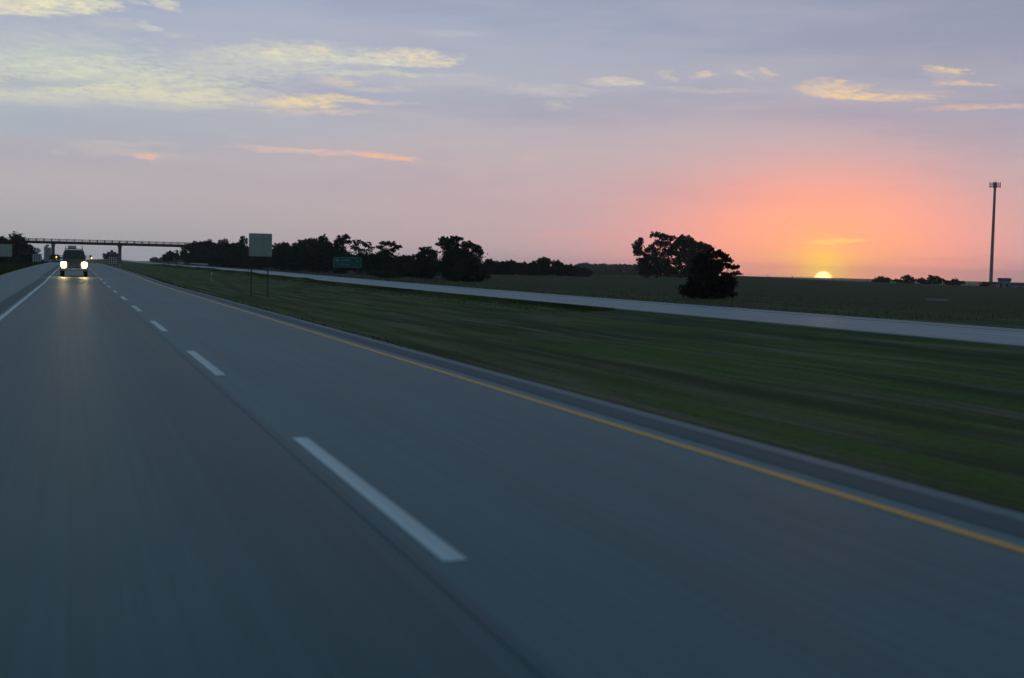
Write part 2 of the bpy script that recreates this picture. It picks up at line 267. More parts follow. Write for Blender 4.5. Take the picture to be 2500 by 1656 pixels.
c = W.mix(W.m('MULTIPLY', W.mr(nb, .5, .28), W.m('MULTIPLY', above, .55)), c, W.mix(.55, c, lin(140, 150, 176)))
# thin broken sunlit clouds: each an ellipse in azimuth/elevation, ragged by stretched noise
n1 = W.noise(W.xyz(W.m('MULTIPLY', az, .35), W.m('MULTIPLY', el, 1.5), 1.0), 1.0, 5, .6)
n2 = W.noise(W.xyz(W.m('MULTIPLY', az, 1.1), W.m('MULTIPLY', W.m('ADD', el, W.m('MULTIPLY', az, .03)), 4.6), 5.0), 1.0, 6, .62)
n3 = W.noise(W.xyz(W.m('MULTIPLY', az, 2.6), W.m('MULTIPLY', el, 8.5), 11.0), 1.0, 5, .65)
wel = W.m('ADD', el, W.m('MULTIPLY', W.m('SUBTRACT', n1, .5), .8))
waz = W.m('ADD', az, W.m('MULTIPLY', W.m('SUBTRACT', n2, .5), 2.0))
for (a0, e0, ha, he, sl, colr, st) in CLOUDS:
    da = W.m('SUBTRACT', waz, a0)
    de = W.m('SUBTRACT', W.m('SUBTRACT', wel, e0), W.m('MULTIPLY', da, sl))
    q = W.m('ADD', W.m('POWER', W.m('DIVIDE', da, ha), 2), W.m('POWER', W.m('DIVIDE', de, he), 2))
    q = W.m('ADD', q, W.m('ADD', W.m('MULTIPLY', W.m('SUBTRACT', n2, .5), 4.2), W.m('MULTIPLY', W.m('SUBTRACT', n3, .5), 2.6)))
    mk = W.m('MULTIPLY', W.mr(q, 2.5, -1.7, 0, 1, True), st*.93)
    c = W.mix(mk, c, tuple(colr))
# the solar disc itself
sd = Vector((math.sin(R_(SUN_AZ))*math.cos(R_(SUN_EL)), math.cos(R_(SUN_AZ))*math.cos(R_(SUN_EL)), math.sin(R_(SUN_EL))))
dp = W.n('ShaderNodeVectorMath', operation='DISTANCE'); W.put(dp.inputs[0], tc); dp.inputs[1].default_value = sd
ang = W.m('MULTIPLY', dp.outputs['Value'], 57.29578)
disc = W.mr(ang, .50, .36, 0, 1, True)
c = W.mix(disc, c, W.mix(W.mr(ang, .42, .30, 0, 1, True), (2.0, .85, .06), (3.4, 2.4, .85)))
sky = W.n('ShaderNodeTexSky', sky_type='NISHITA'); sky.sun_disc = False
sky.sun_elevation = R_(.5); sky.sun_rotation = R_(SUN_AZ)
bg1 = W.n('ShaderNodeBackground'); W.put(bg1.inputs[0], c); bg1.inputs[1].default_value = 1.0
bg2 = W.n('ShaderNodeBackground'); W.put(bg2.inputs[0], sky.outputs[0]); bg2.inputs[1].default_value = .003
ad = W.n('ShaderNodeAddShader'); wt.links.new(bg1.outputs[0], ad.inputs[0]); wt.links.new(bg2.outputs[0], ad.inputs[1])
wo = W.n('ShaderNodeOutputWorld'); wt.links.new(ad.outputs[0], wo.inputs[0])

sun_d = bpy.data.lights.new('sun', 'SUN'); sun_d.energy = .02; sun_d.angle = R_(.5); sun_d.color = (1, .55, .28)
sun = bpy.data.objects.new('sun', sun_d); COL.objects.link(sun)
sel = R_(.6)
sdir = Vector((math.sin(R_(SUN_AZ))*math.cos(sel), math.cos(R_(SUN_AZ))*math.cos(sel), math.sin(sel)))
sun.rotation_euler = sdir.to_track_quat('Z', 'Y').to_euler(); sun.location = (300, 400, 60)

SC.view_settings.view_transform = 'Standard'; SC.view_settings.look = 'None'
SC.view_settings.exposure = 0; SC.view_settings.gamma = 1; SC.view_settings.use_curve_mapping = False
SC.render.engine = 'CYCLES'
SC.cycles.volume_bounces = 1; SC.cycles.max_bounces = 5
SC.render.film_transparent = False

# ------------------------------------------------------------------ ground heights
def our_z(y):
    return np.interp(y, [-400, 90, 105, 122, 150, 220, 350, 500, 624, 1000, 2000, 7000],
                     [0, 0, .05, .16, .28, .47, .66, .1, -.5, -3, -10, -12])
def opp_z(y):
    return np.interp(y, [-400, 100, 160, 284, 450, 650, 1000, 1400, 2000, 7000],
                     [-.55, -.55, -.45, -.04, .16, .36, 1.2, 2.2, 1.6, -2])
def smooth(a, b, t):
    u = np.clip((t - a) / (b - a), 0, 1)
    return u * u * (3 - 2 * u)
def field_z(x, y):
    r = np.hypot(x, y); az = np.degrees(np.arctan2(x, y))
    crest = np.interp(az, [24, 27, 29.2, 32.9, 37, 41.1, 60], [-.1, .3, .9, 0.0, -.5, -1.15, -1.15])
    w = smooth(24, 29, az)
    zr = -.65 + (crest + .65) * smooth(60, 500, r) - .012 * np.clip(r - 500, 0, 900)
    zl = -.6 + .9 * smooth(60, 1500, r) - .004 * np.clip(r - 2200, 0, 1500)
    return w * zr + (1 - w) * zl
def bumps(x, y):
    return (np.sin(x * .9 + 1.3 * np.sin(y * .21)) * np.sin(y * .33 + .7 * np.sin(x * .5)) * .6
            + np.sin(x * .31 + y * .07) * np.sin(y * .11 - x * .13) * .8)
def ground_z(x, y):
    x = np.asarray(x, float); y = np.asarray(y, float)
    za = our_z(y); zb = opp_z(y)
    zm = za - .05
    # median swale between the two carriageways
    u = np.clip((x - 6.56) / (31.0 - 6.56), 0, 1)
    sw = za + (zb - za) * u - .05 - .62 * np.sin(np.pi * u) ** .8 - .10 * smooth(0, .03, u) * (1 - u)
    sw = sw + bumps(x, y) * .05 * np.sin(np.pi * u)
    sw = sw + (.22 + .10 * np.sin(y * .085) + .07 * np.sin(y * .19 + 1)) * smooth(168, 178, y) * smooth(950, 500, y) * np.exp(-((x - 29.8) / 1.2) ** 2)
    # outer ditch on our side
    l = -6.0 - x
    lz = za - .05 - .45 * smooth(0, 6, l) + .75 * smooth(6, 16, l) + bumps(x, y) * .05 * smooth(0, 3, l)
    lz = lz * (1 - smooth(60, 500, l)) + smooth(60, 500, l) * np.minimum(za, 0) 
    # beyond the other carriageway
    rr = x - 41.3
    w = smooth(0, 22, rr)
    fz = (zb - .05 - .12 * smooth(0, 5, rr)) * (1 - w) + field_z(x, y) * w + bumps(x * .6, y * .6) * .05 * smooth(0, 8, rr)
    z = np.where(x < -6.0, lz, np.where(x < 6.56, zm, np.where(x < 31.0, sw, np.where(x < 41.3, zb - .05, fz))))
    return z


# ------------------------------------------------------------------ object helpers
def link_mesh(name, me, mat=None, parent=None, loc=None):
    o = bpy.data.objects.new(name, me); COL.objects.link(o)
    if mat and not me.materials: me.materials.append(mat)
    if parent: o.parent = parent
    if loc: o.location = loc
    return o
def mesh(name, verts, faces, mat=None, parent=None, loc=None, smooth=False):
    me = bpy.data.meshes.new(name); me.from_pydata([tuple(v) for v in verts], [], [tuple(f) for f in faces]); me.update()
    if smooth: me.polygons.foreach_set('use_smooth', [True]*len(me.polygons))
    return link_mesh(name, me, mat, parent, loc)
def thing(name, label, cat, loc=(0, 0, 0), rz=0, group=None):
    o = bpy.data.objects.new(name, None); COL.objects.link(o); o.empty_display_size = .3
    o.location = loc; o.rotation_euler = (0, 0, rz); o['label'] = label; o['category'] = cat
    if group: o['group'] = group
    return o
def tag(o, label, cat, group=None):
    o['label'] = label; o['category'] = cat
    if group: o['group'] = group
    return o
def bm_box(bm, x0, x1, y0, y1, z0, z1, bevel=0):
    vs = [bm.verts.new(p) for p in ((x0,y0,z0),(x1,y0,z0),(x1,y1,z0),(x0,y1,z0),(x0,y0,z1),(x1,y0,z1),(x1,y1,z1),(x0,y1,z1))]
    fs = [bm.faces.new([vs[i] for i in f]) for f in ((3,2,1,0),(4,5,6,7),(0,1,5,4),(1,2,6,5),(2,3,7,6),(3,0,4,7))]
    if bevel:
        es = list({e for f in fs for e in f.edges})
        bmesh.ops.bevel(bm, geom=es, offset=bevel, segments=2, affect='EDGES', profile=.5)
def bm_cyl(bm, p0, p1, r0, r1=None, seg=12):
    p0, p1 = Vector(p0), Vector(p1); r1 = r0 if r1 is None else r1
    q = (p1-p0).to_track_quat('Z', 'Y')
    a, b = [], []
    for i in range(seg):
        t = 2*math.pi*i/seg; v = Vector((math.cos(t), math.sin(t), 0))
        a.append(bm.verts.new(p0 + q @ (v*r0))); b.append(bm.verts.new(p1 + q @ (v*r1)))
    for i in range(seg): bm.faces.new((a[i], a[(i+1) % seg], b[(i+1) % seg], b[i]))
    bm.faces.new(a[::-1]); bm.faces.new(b)
def from_bm(name, fn, mat, parent=None, loc=None, smooth=False):
    bm = bmesh.new(); fn(bm); bmesh.ops.recalc_face_normals(bm, faces=bm.faces)
    me = bpy.data.meshes.new(name); bm.to_mesh(me); bm.free()
    if smooth: me.polygons.foreach_set('use_smooth', [True]*len(me.polygons))
    return link_mesh(name, me, mat, parent, loc)
def box(name, x0, x1, y0, y1, z0, z1, mat, parent=None, bevel=0, loc=None):
    return from_bm(name, lambda b: bm_box(b, x0, x1, y0, y1, z0, z1, bevel), mat, parent, loc)
def rod(name, p0, p1, r, mat, parent=None, r1=None, seg=12, loc=None):
    return from_bm(name, lambda b: bm_cyl(b, p0, p1, r, r1, seg), mat, parent, loc)

# ------------------------------------------------------------------ materials
def material(name, col=(.5, .5, .5), rough=.7, spec=.5, metal=0, build=None):
    m = bpy.data.materials.new(name); m.use_nodes = True
    b = m.node_tree.nodes['Principled BSDF']; b.inputs['Base Color'].default_value = (*col, 1)
    b.inputs['Roughness'].default_value = rough; b.inputs['Metallic'].default_value = metal
    b.inputs['Specular IOR Level'].default_value = spec
    if build: build(NT(m.node_tree), b)
    return m
def wear(scale=(3, 3, 3), amt=.25, nscale=1.0, bump=0):
    def f(N, b):
        base = tuple(b.inputs['Base Color'].default_value)[:3]
        tc = N.n('ShaderNodeTexCoord').outputs['Object']
        mp = N.n('ShaderNodeMapping'); N.put(mp.inputs[0], tc); mp.inputs['Scale'].default_value = scale
        n = N.noise(mp.outputs[0], nscale, 6, .6)
        lo = tuple(v*(1-amt) for v in base); hi = tuple(min(1, v*(1+amt)) for v in base)
        N.put(b.inputs['Base Color'], N.ramp(n, [(.3, lo), (.7, hi)]))
        if bump:
            bp = N.n('ShaderNodeBump'); bp.inputs['Strength'].default_value = bump; N.put(bp.inputs['Height'], n)
            N.t.links.new(bp.outputs[0], b.inputs['Normal'])
    return f
def pavement(name, col, amt=.24, rough=.5, wheel=None, speck=.22):
    def f(N, b):
        tc = N.n('ShaderNodeTexCoord').outputs['Object']
        s = N.n('ShaderNodeSeparateXYZ'); N.put(s.inputs[0], tc)
        x, y = s.outputs[0], s.outputs[1]
        streak = N.noise(N.xyz(N.m('MULTIPLY', x, 13), N.m('MULTIPLY', y, .06), 0), 1, 6, .75)
        broad = N.noise(N.xyz(N.m('MULTIPLY', x, 1.1), N.m('MULTIPLY', y, .02), 4), 1, 3, .5)
        patch = N.noise(N.xyz(N.m('MULTIPLY', x, .35), N.m('MULTIPLY', y, .09), 9), 1, 4, .6)
        grain = N.noise(N.xyz(N.m('MULTIPLY', x, 60), N.m('MULTIPLY', y, 14), 0), 1, 2, .6)
        v = N.m('ADD', N.m('MULTIPLY', N.m('SUBTRACT', streak, .5), amt*4.0), N.m('MULTIPLY', N.m('SUBTRACT', broad, .5), amt*2.4))
        v = N.m('ADD', v, N.m('MULTIPLY', N.m('SUBTRACT', patch, .5), amt*1.6))
        v = N.m('ADD', v, N.m('MULTIPLY', N.m('SUBTRACT', grain, .5), speck))
        for (x0, w, d) in (wheel or []):
            g = N.m('EXPONENT', N.m('MULTIPLY', N.m('POWER', N.m('DIVIDE', N.m('SUBTRACT', x, x0), w), 2), -1))
            v = N.m('ADD', v, N.m('MULTIPLY', g, d))
        k = N.m('ADD', v, 1)
        mx = N.n('ShaderNodeVectorMath', operation='SCALE'); mx.inputs[0].default_value = col; N.put(mx.inputs['Scale'], k)
        N.t.links.new(mx.outputs[0], b.inputs['Base Color'])
        N.put(b.inputs['Roughness'], N.mr(broad, .3, .7, rough-.01, rough+.02))
        bp = N.n('ShaderNodeBump'); bp.inputs['Strength'].default_value = .25; bp.inputs['Distance'].default_value = .004
        N.put(bp.inputs['Height'], grain); N.t.links.new(bp.outputs[0], b.inputs['Normal'])
    return material(name, col, rough, .21, build=f)
CON = (.046, .138, .158)
m_drive = pavement('worn concrete, driving lane', tuple(v*.98 for v in CON), wheel=[(1.35, .55, -.16), (-.55, .7, .05), (.35, .4, .06)])
m_pass = pavement('pale concrete, passing lane', tuple(v*1.26 for v in CON), wheel=[(3.0, .6, -.07), (4.75, .6, -.07)])
m_shoulder = pavement('shoulder concrete', tuple(v*1.3 for v in CON))
m_rumble = pavement('dark milled strip', tuple(v*.72 for v in CON), rough=.6)
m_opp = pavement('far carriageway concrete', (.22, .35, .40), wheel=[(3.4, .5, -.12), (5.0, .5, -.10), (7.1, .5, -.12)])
m_seal = pavement('joint sealant', tuple(v*.93 for v in CON), amt=.05)
m_white = pavement('worn white road paint', (.56, .72, .74), amt=.34, rough=.45, speck=.25)
m_yellow = pavement('yellow road paint', (.78, .42, .025), amt=.2, rough=.45, speck=.15)

def grass_mat(name, dark, green, tan, sx=1.0):
    def f(N, b):
        tc = N.n('ShaderNodeTexCoord').outputs['Object']
        s = N.n('ShaderNodeSeparateXYZ'); N.put(s.inputs[0], tc)
        x, y = s.outputs[0], s.outputs[1]
        a = N.noise(N.xyz(N.m('MULTIPLY', x, .55*sx), N.m('MULTIPLY', y, .045), 0), 1, 5, .6)
        t = N.noise(N.xyz(N.m('MULTIPLY', x, .9*sx), N.m('MULTIPLY', y, .07), 7), 1, 5, .62)
        g = N.noise(N.xyz(N.m('MULTIPLY', x, 9), N.m('MULTIPLY', y, 4), 2), 1, 4, .7)
        c = N.mix(N.mr(a, .40, .60), dark, green)
        c = N.mix(N.m('MULTIPLY', N.mr(t, .48, .66), .85), c, tan)
        edge_strip = N.m('MULTIPLY', N.mr(x, 6.4, 6.6), N.mr(x, 8.3, 7.0, 0, 1, True))
        c = N.mix(N.m('MULTIPLY', edge_strip, .9), c, (.014, .02, .009))  # darker grass colour in a strip along the shoulder edge
        c = N.mix(N.m('MULTIPLY', N.mr(x, 44, 62), .6), c, (.038, .050, .022))      # the darker crop beyond the verge
        c = N.mix(1.0, c, N.ramp(g, [(.25, (.55, .55, .55)), (.75, (1.35, 1.35, 1.35))]), 'MULTIPLY')
        N.put(b.inputs['Base Color'], c)
        bp = N.n('ShaderNodeBump'); bp.inputs['Strength'].default_value = .6; bp.inputs['Distance'].default_value = .08
        N.put(bp.inputs['Height'], g); N.t.links.new(bp.outputs[0], b.inputs['Normal'])
    return material(name, green, .95, .08, build=f)
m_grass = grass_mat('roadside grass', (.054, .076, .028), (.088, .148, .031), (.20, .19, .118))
def leaf_mat(name, c0, c1):
    def f(N, b):
        g = N.n('ShaderNodeNewGeometry')
        N.put(b.inputs['Base Color'], N.ramp(g.outputs['Random Per Island'], [(0, c0), (1, c1)]))
    return material(name, c1, .8, .2, build=f)
m_leaf = leaf_mat('dark foliage', (.018, .026, .016), (.050, .068, .034))
m_cedar = leaf_mat('cedar foliage', (.010, .013, .008), (.030, .036, .020))
m_scrub = leaf_mat('green scrub foliage', (.03, .05, .018), (.06, .09, .028))
m_blade = leaf_mat('grass blades', (.026, .042, .012), (.060, .092, .024))
m_blade2 = leaf_mat('dry grass stems', (.06, .06, .035), (.14, .13, .085))
m_bark = material('bark', (.05, .04, .032), .9, .1, build=wear((6, 6, 1), .4, 2))
m_bridge = material('weathered bridge concrete', (.16, .155, .145), .85, .2, build=wear((.5, .5, 2), .3, .6))
m_girder = material('dark weathered steel', (.045, .042, .04), .7, .3, build=wear((.3, 1, 1), .3, 1))
m_galv = material('galvanised steel', (.30, .33, .34), .5, .5, .6, build=wear((2, 2, 6), .2, 1))
m_alu = material('bare aluminium sign back', (.34, .41, .35), .55, .4, .2, build=wear((1.2, 1.2, 1.2), .14, 1.5))
m_post = material('weathered timber post', (.075, .08, .065), .85, .2, build=wear((6, 6, 1), .3, 2))
m_green = material('green sign sheeting', (.012, .115, .085), .5, .4, build=wear((1, 1, 1), .15, 1.5))
m_legend = material('faded sign legend', (.13, .30, .26), .5, .4, build=wear((4, 4, 4), .3, 2))
m_reflector = material('pale reflector', (.75, .7, .68), .35, .6, build=wear((8, 8, 8), .1, 1))
m_paintw = material('white paint', (.6, .62, .6), .6, .4, build=wear((3, 3, 3), .15, 1))
m_mast = material('mast steel', (.32, .29, .30), .6, .4, .3, build=wear((1, 1, .3), .2, 1))
m_body = material('dark olive truck paint', (.09, .095, .075), .28, .6, .2, build=wear((1, 1, 1), .12, 2))
m_black = material('black trim', (.02, .02, .02), .6, .4, build=wear((5, 5, 5), .2, 1))
m_glass = material('windscreen glass', (.02, .025, .025), .08, .7, build=wear((2, 2, 2), .2, 1))
m_chrome = material('bumper chrome', (.45, .45, .43), .3, .6, .8, build=wear((3, 3, 3), .1, 1))
m_tyre = material('tyre rubber', (.02, .02, .021), .85, .2, build=wear((6, 6, 6), .2, 1))
m_shed = material('pale blue shed cladding', (.20, .28, .34), .7, .3, build=wear((1, 1, .2), .15, 1))
m_roofd = material('dark roof', (.06, .06, .065), .8, .2, build=wear((1, 1, 1), .2, 1))
m_silo = material('grain silo concrete', (.27, .29, .30), .8, .2, build=wear((.3, .3, .1), .15, 1))
def emis(name, colr, st):
    m = bpy.data.materials.new(name); m.use_nodes = True
    b = m.node_tree.nodes['Principled BSDF']; b.inputs['Base Color'].default_value = (.8, .8, .75, 1)
    b.inputs['Emission Color'].default_value = (*colr, 1); b.inputs['Emission Strength'].default_value = st
    return m
m_head = emis('lit headlamp', (1, .74, .32), 80)
m_bowl = emis('lit headlamp bowl', (1, .62, .12), 2.0)
m_amber = emis('lit amber marker', (1, .42, .05), 5)

# ------------------------------------------------------------------ ground sheet
def lines(segs):
    out = []
    for a, b, n in segs: out += list(np.linspace(a, b, n, endpoint=False))
    return np.array(out + [segs[-1][1]])
gx = lines([(-3500, -400, 12), (-400, -60, 16), (-60, -6.0, 24), (-6.0, 6.56, 6), (6.56, 8, 4), (8, 31.0, 46), (31.0, 41.3, 4),
            (41.3, 70, 36), (70, 200, 40), (200, 900, 60), (900, 5500, 24)])
gy = lines([(-400, 0, 16), (0, 60, 60), (60, 180, 60), (180, 700, 130), (700, 1600, 50), (1600, 6500, 24)])
GX, GY = np.meshgrid(gx, gy)
GZ = ground_z(GX, GY)
nx, ny = len(gx), len(gy)
co = np.stack([GX.ravel(), GY.ravel(), GZ.ravel()], 1)
ii = (np.arange(ny-1)[:, None]*nx + np.arange(nx-1)[None, :]).ravel()
fa = np.stack([ii, ii+1, ii+1+nx, ii+nx], 1)
def np_mesh(name, co, fa, mat, parent=None, loc=None, smooth=False):
    me = bpy.data.meshes.new(name); k = fa.shape[1]
    me.vertices.add(len(co)); me.vertices.foreach_set('co', co.astype('f').ravel())
    me.loops.add(fa.size); me.loops.foreach_set('vertex_index', fa.astype('i').ravel())
    me.polygons.add(len(fa)); me.polygons.foreach_set('loop_start', (np.arange(len(fa))*k).astype('i'))
    me.polygons.foreach_set('loop_total', np.full(len(fa), k, 'i'))
    if smooth: me.polygons.foreach_set('use_smooth', np.ones(len(fa), bool))
    me.update(calc_edges=True)
    return link_mesh(name, me, mat, parent, loc)
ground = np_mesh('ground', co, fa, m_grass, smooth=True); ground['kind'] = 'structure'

# ------------------------------------------------------------------ carriageways
YL = lines([(-60, 100, 20), (100, 600, 100), (600, 2000, 60), (2000, 6400, 20)])
def strip(name, x0, x1, zf, dz, mat, parent=None, ys=YL, thick=.0, off=0.0):
    z = zf(ys) + dz; n = len(ys)
    vs = [(x0-off, y, q) for y, q in zip(ys, z)] + [(x1-off, y, q) for y, q in zip(ys, z)]
    fs = [(i, n+i, n+i+1, i+1) for i in range(n-1)]
    if thick:
        vs += [(x0-off, y, q-thick) for y, q in zip(ys, z)] + [(x1-off, y, q-thick) for y, q in zip(ys, z)]
        fs += [(i, i+1, 2*n+i+1, 2*n+i) for i in range(n-1)] + [(n+i, 3*n+i, 3*n+i+1, n+i+1) for i in range(n-1)]
        fs += [(0, 2*n, 3*n, n), (n-1, 2*n-1, 4*n-1, 3*n-1)]
    return mesh(name, vs, fs, mat, parent)
road = strip('road', -1.99, 1.87, our_z, 0, m_drive, thick=.12); road['kind'] = 'structure'
road['label'] = 'near carriageway with a dark driving lane and a paler passing lane'
strip('lane_slab', 1.87, 5.62, our_z, 0, m_pass, road, thick=.12)
strip('shoulder_slab', -6.0, -1.99, our_z, 0, m_shoulder, road, thick=.12)
strip('shoulder_slab', 5.62, 6.56, our_z, 0, m_shoulder, road, thick=.12)
strip('rumble_strip', -2.62, -2.08, our_z, .004, m_rumble, road)
strip('rumble_strip', 5.93, 6.34, our_z, .004, m_rumble, road)
strip('joint_seal', 1.85, 1.93, our_z, .004, m_seal, road)
strip('edge_line', -1.98, -1.85, our_z, .004, m_white, road)['label'] = 'white edge line on the left'
strip('edge_line', 5.59, 5.71, our_z, .004, m_yellow, road)['label'] = 'yellow edge line beside the median'
for k in range(-3, 60):
    y0, y1 = 12.3*k + 7.0, 12.3*k + 12.35
    if y1 > 620: break
    jit = random.uniform(-.06, .06)
    strip('lane_dash', 2.02, 2.17, our_z, .004, m_white, road, ys=np.linspace(y0+jit, y1+jit, 4))
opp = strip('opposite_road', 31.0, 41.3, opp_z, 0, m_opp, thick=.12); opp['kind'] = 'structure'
m_white2 = pavement('bright white road paint', (.75, .82, .84), amt=.15, rough=.5)
strip('edge_line', 38.35, 38.52, opp_z, .004, m_white2, opp)
strip('rumble_strip', 38.75, 39.2, opp_z, .004, m_rumble, opp)
strip('joint_seal', 40.3, 40.38, opp_z, .004, m_rumble, opp)
strip('edge_line', 32.1, 32.24, opp_z, .004, m_yellow, opp)
for k in range(0, 45):
    strip('lane_dash', 36.1, 36.23, opp_z, .004, m_white, opp, ys=np.linspace(12.3*k+4, 12.3*k+8, 3))

# ------------------------------------------------------------------ foliage
def leaf_faces(cen, s, flat=.0):
    n = len(cen)
    a = rng.normal(size=(n, 3)); a /= np.linalg.norm(a, axis=1)[:, None]
    b = rng.normal(size=(n, 3)); b -= (b*a).sum(1)[:, None]*a; b /= np.linalg.norm(b, axis=1)[:, None]
    sz = (s*rng.uniform(.6, 1.3, n))[:, None]
    q = np.stack([cen-a*sz, cen+b*sz*.55, cen+a*sz, cen-b*sz*.55], 1).reshape(-1, 3)
    return q, np.arange(4*n).reshape(-1, 4)
def crown_points(blobs, s, gap, cover=5.5):
    pts = []
    for (bx, bz, rx, rz) in blobs:
        ry = max(rx*.85, rz*.6)
        clr = max(min(rx, rz)*.30, s*1.4)
        nleaf = int(cover*math.pi*(rx+clr*.3)*(rz+clr*.3)/(s*s*1.1)*(1-gap*.55))
        nleaf = max(60, min(nleaf, 14000))
        ncl = max(10, nleaf//26)
        d = rng.normal(size=(ncl, 3)); d /= np.linalg.norm(d, axis=1)[:, None]
        rr = rng.uniform(.2, 1.3, ncl)**.5
        cen = d*rr[:, None]*np.array([rx, ry, rz])*.94 + np.array([bx, 0, bz])
        k = nleaf//ncl
        e = rng.normal(size=(ncl, k, 3))*clr*np.array([.55, .55, .42])*rng.uniform(.5, 1.25, (ncl, 1, 1))*(1-gap*.35)
        p = (cen[:, None, :]+e).reshape(-1, 3)
        pts.append(p)
        nc = int(nleaf*.55*(1-gap))       # leaves through the inside of the crown
        if nc > 0:
            d = rng.normal(size=(nc, 3)); d /= np.linalg.norm(d, axis=1)[:, None]
            pts.append(d*(rng.uniform(0, 1, nc)**.4)[:, None]*np.array([rx, ry, rz])*.85 + np.array([bx, 0, bz]))
    p = np.concatenate(pts)
    return p[p[:, 2] > .02]
def wood(bm, blobs, h):
    base = Vector((0, 0, -.3)); r = max(.10, h*.022)
    fork = Vector((rng.normal()*.2, rng.normal()*.2, h*.28))
    bm_cyl(bm, base, fork, r*1.3, r*.85, 8)
    for (bx, bz, rx, rz) in sorted(blobs, key=lambda b: -b[1])[:8]:
        if bz < h*.3: continue
        tip = Vector((bx*.95, rng.normal()*.3*rx, bz+rz*.3)); mid = fork.lerp(tip, .5) + Vector((0, 0, -.05*h))
        bm_cyl(bm, fork, mid, r*.6, r*.38, 6); bm_cyl(bm, mid, tip, r*.38, r*.1, 6)
        for q in range(3):
            t2 = Vector((bx+rng.normal()*rx*.5, rng.normal()*rx*.4, bz+rng.normal()*rz*.5))
            bm_cyl(bm, mid.lerp(tip, .4), t2, r*.2, r*.06, 5)
for (name, label, x, y, z, rz, gap, trunk, grp, blobs) in TREES:
    rg = math.hypot(x, y); s = max(.11, rg*.0007)
    if name == 'cedar_tree': s = .12
    root = thing(name, label, {'shrub': 'bush', 'conifer_tree': 'tree', 'cedar_tree': 'tree', 'ridge_tree': 'tree'}.get(name, 'tree'), (x, y, z), rz, grp)
    if grp and ('far side' in grp or 'hedge' in grp or 'big clump' in grp or 'behind the left' in grp):
        h = max(b[1]+b[3] for b in blobs); x0 = min(b[0]-b[2] for b in blobs); x1 = max(b[0]+b[2] for b in blobs)
        blobs = blobs + [((x0+x1)/2, .30*h, (x1-x0)*.58, .32*h)]      # suckers and scrub round the foot
    p = crown_points(blobs, s, gap)
    q, f = leaf_faces(p, s)
    mat = m_cedar if name == 'cedar_tree' else (m_scrub if 'green bush' in label else m_leaf)
    np_mesh('foliage' if 'shrub' in name else 'crown', q, f, mat, root)
    h = max(b[1]+b[3] for b in blobs)
    if trunk: from_bm('trunk', lambda b: wood(b, blobs, h), m_bark, root)
    else: from_bm('stem', lambda b: [bm_cyl(b, (dx, 0, -.4), (dx*1.6, .1, h*.55), max(.04, h*.012), .02, 6) for dx in (-.3*h/4, 0, .35*h/4)], m_bark, root)

# far wood that fades to blue in the haze
def far_wood(x_az0, x_az1, rg, h0, h1, n, label):
    pts = []
    for i in range(n):
        a = R_(x_az0 + (x_az1-x_az0)*(i+rng.uniform(0, 1))/n); r = rg*rng.uniform(.97, 1.05)
        X, Y = r*math.sin(a), r*math.cos(a); zz = float(ground_z(X, Y)); hh = rng.uniform(h0, h1)
        m = 260
        d = rng.normal(size=(m, 3)); d /= np.linalg.norm(d, axis=1)[:, None]
        pts.append(np.array([X, Y, zz+hh*.5]) + d*np.array([hh*.7, hh*.7, hh*.5])*rng.uniform(.4, 1, (m, 1)))
    q, f = leaf_faces(np.concatenate(pts), 1.5)
    o = np_mesh('distant_wood', q, f, m_leaf); o['kind'] = 'stuff'
    tag(o, label, 'wood')
far_wood(22.0, 25.6, 1500, 7.5, 10.5, 46, 'hazy blue band of far woodland between the hedge and the large tree pair')
far_wood(3.2, 5.6, 1400, 2.5, 5, 24, 'thin band of far trees beside the vanishing opposite carriageway')
far_wood(-3.2, .2, 1500, 5, 8, 26, 'far band of woodland behind the bridge at the left edge')

# ------------------------------------------------------------------ grass blades and stems
def blades(name, label, n, xf, yf, hmin, hmax, mat, w=.02):
    y = yf(n); x = xf(n, y)
    z = ground_z(x, y)
    a = rng.uniform(0, 2*np.pi, n); h = rng.uniform(hmin, hmax, n); ww = w*(1+y*.045)
    lean = rng.normal(size=(n, 2))*.35*h[:, None]
    b0 = np.stack([x-np.cos(a)*ww, y-np.sin(a)*ww, z-.02], 1); b1 = np.stack([x+np.cos(a)*ww, y+np.sin(a)*ww, z-.02], 1)
    t = np.stack([x+lean[:, 0], y+lean[:, 1], z+h], 1)
    q = np.stack([b0, b1, t], 1).reshape(-1, 3)
    o = np_mesh(name, q, np.arange(3*n).reshape(-1, 3), mat); o['kind'] = 'stuff'; tag(o, label, 'grass')
ylog = lambda a, b: (lambda n: np.exp(rng.uniform(np.log(a), np.log(b), n)))
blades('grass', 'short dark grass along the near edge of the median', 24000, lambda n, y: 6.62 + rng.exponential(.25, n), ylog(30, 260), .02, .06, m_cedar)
blades('grass', 'taller grass overhanging the near edge of the opposite carriageway', 40000, lambda n, y: 30.9 - rng.exponential(.8, n), ylog(70, 500), .03, .13, m_grass, .012)
blades('grass', 'roadside grass left of the near shoulder', 30000, lambda n, y: -6.1 - rng.exponential(3, n), ylog(90, 500), .08, .35, m_blade, .01)
blades('dry_grass', 'dry pale stems on the verge beyond the opposite carriageway', 5000, lambda n, y: 41.6 + rng.exponential(9, n), ylog(60, 400), .1, .35, m_blade2, .006)

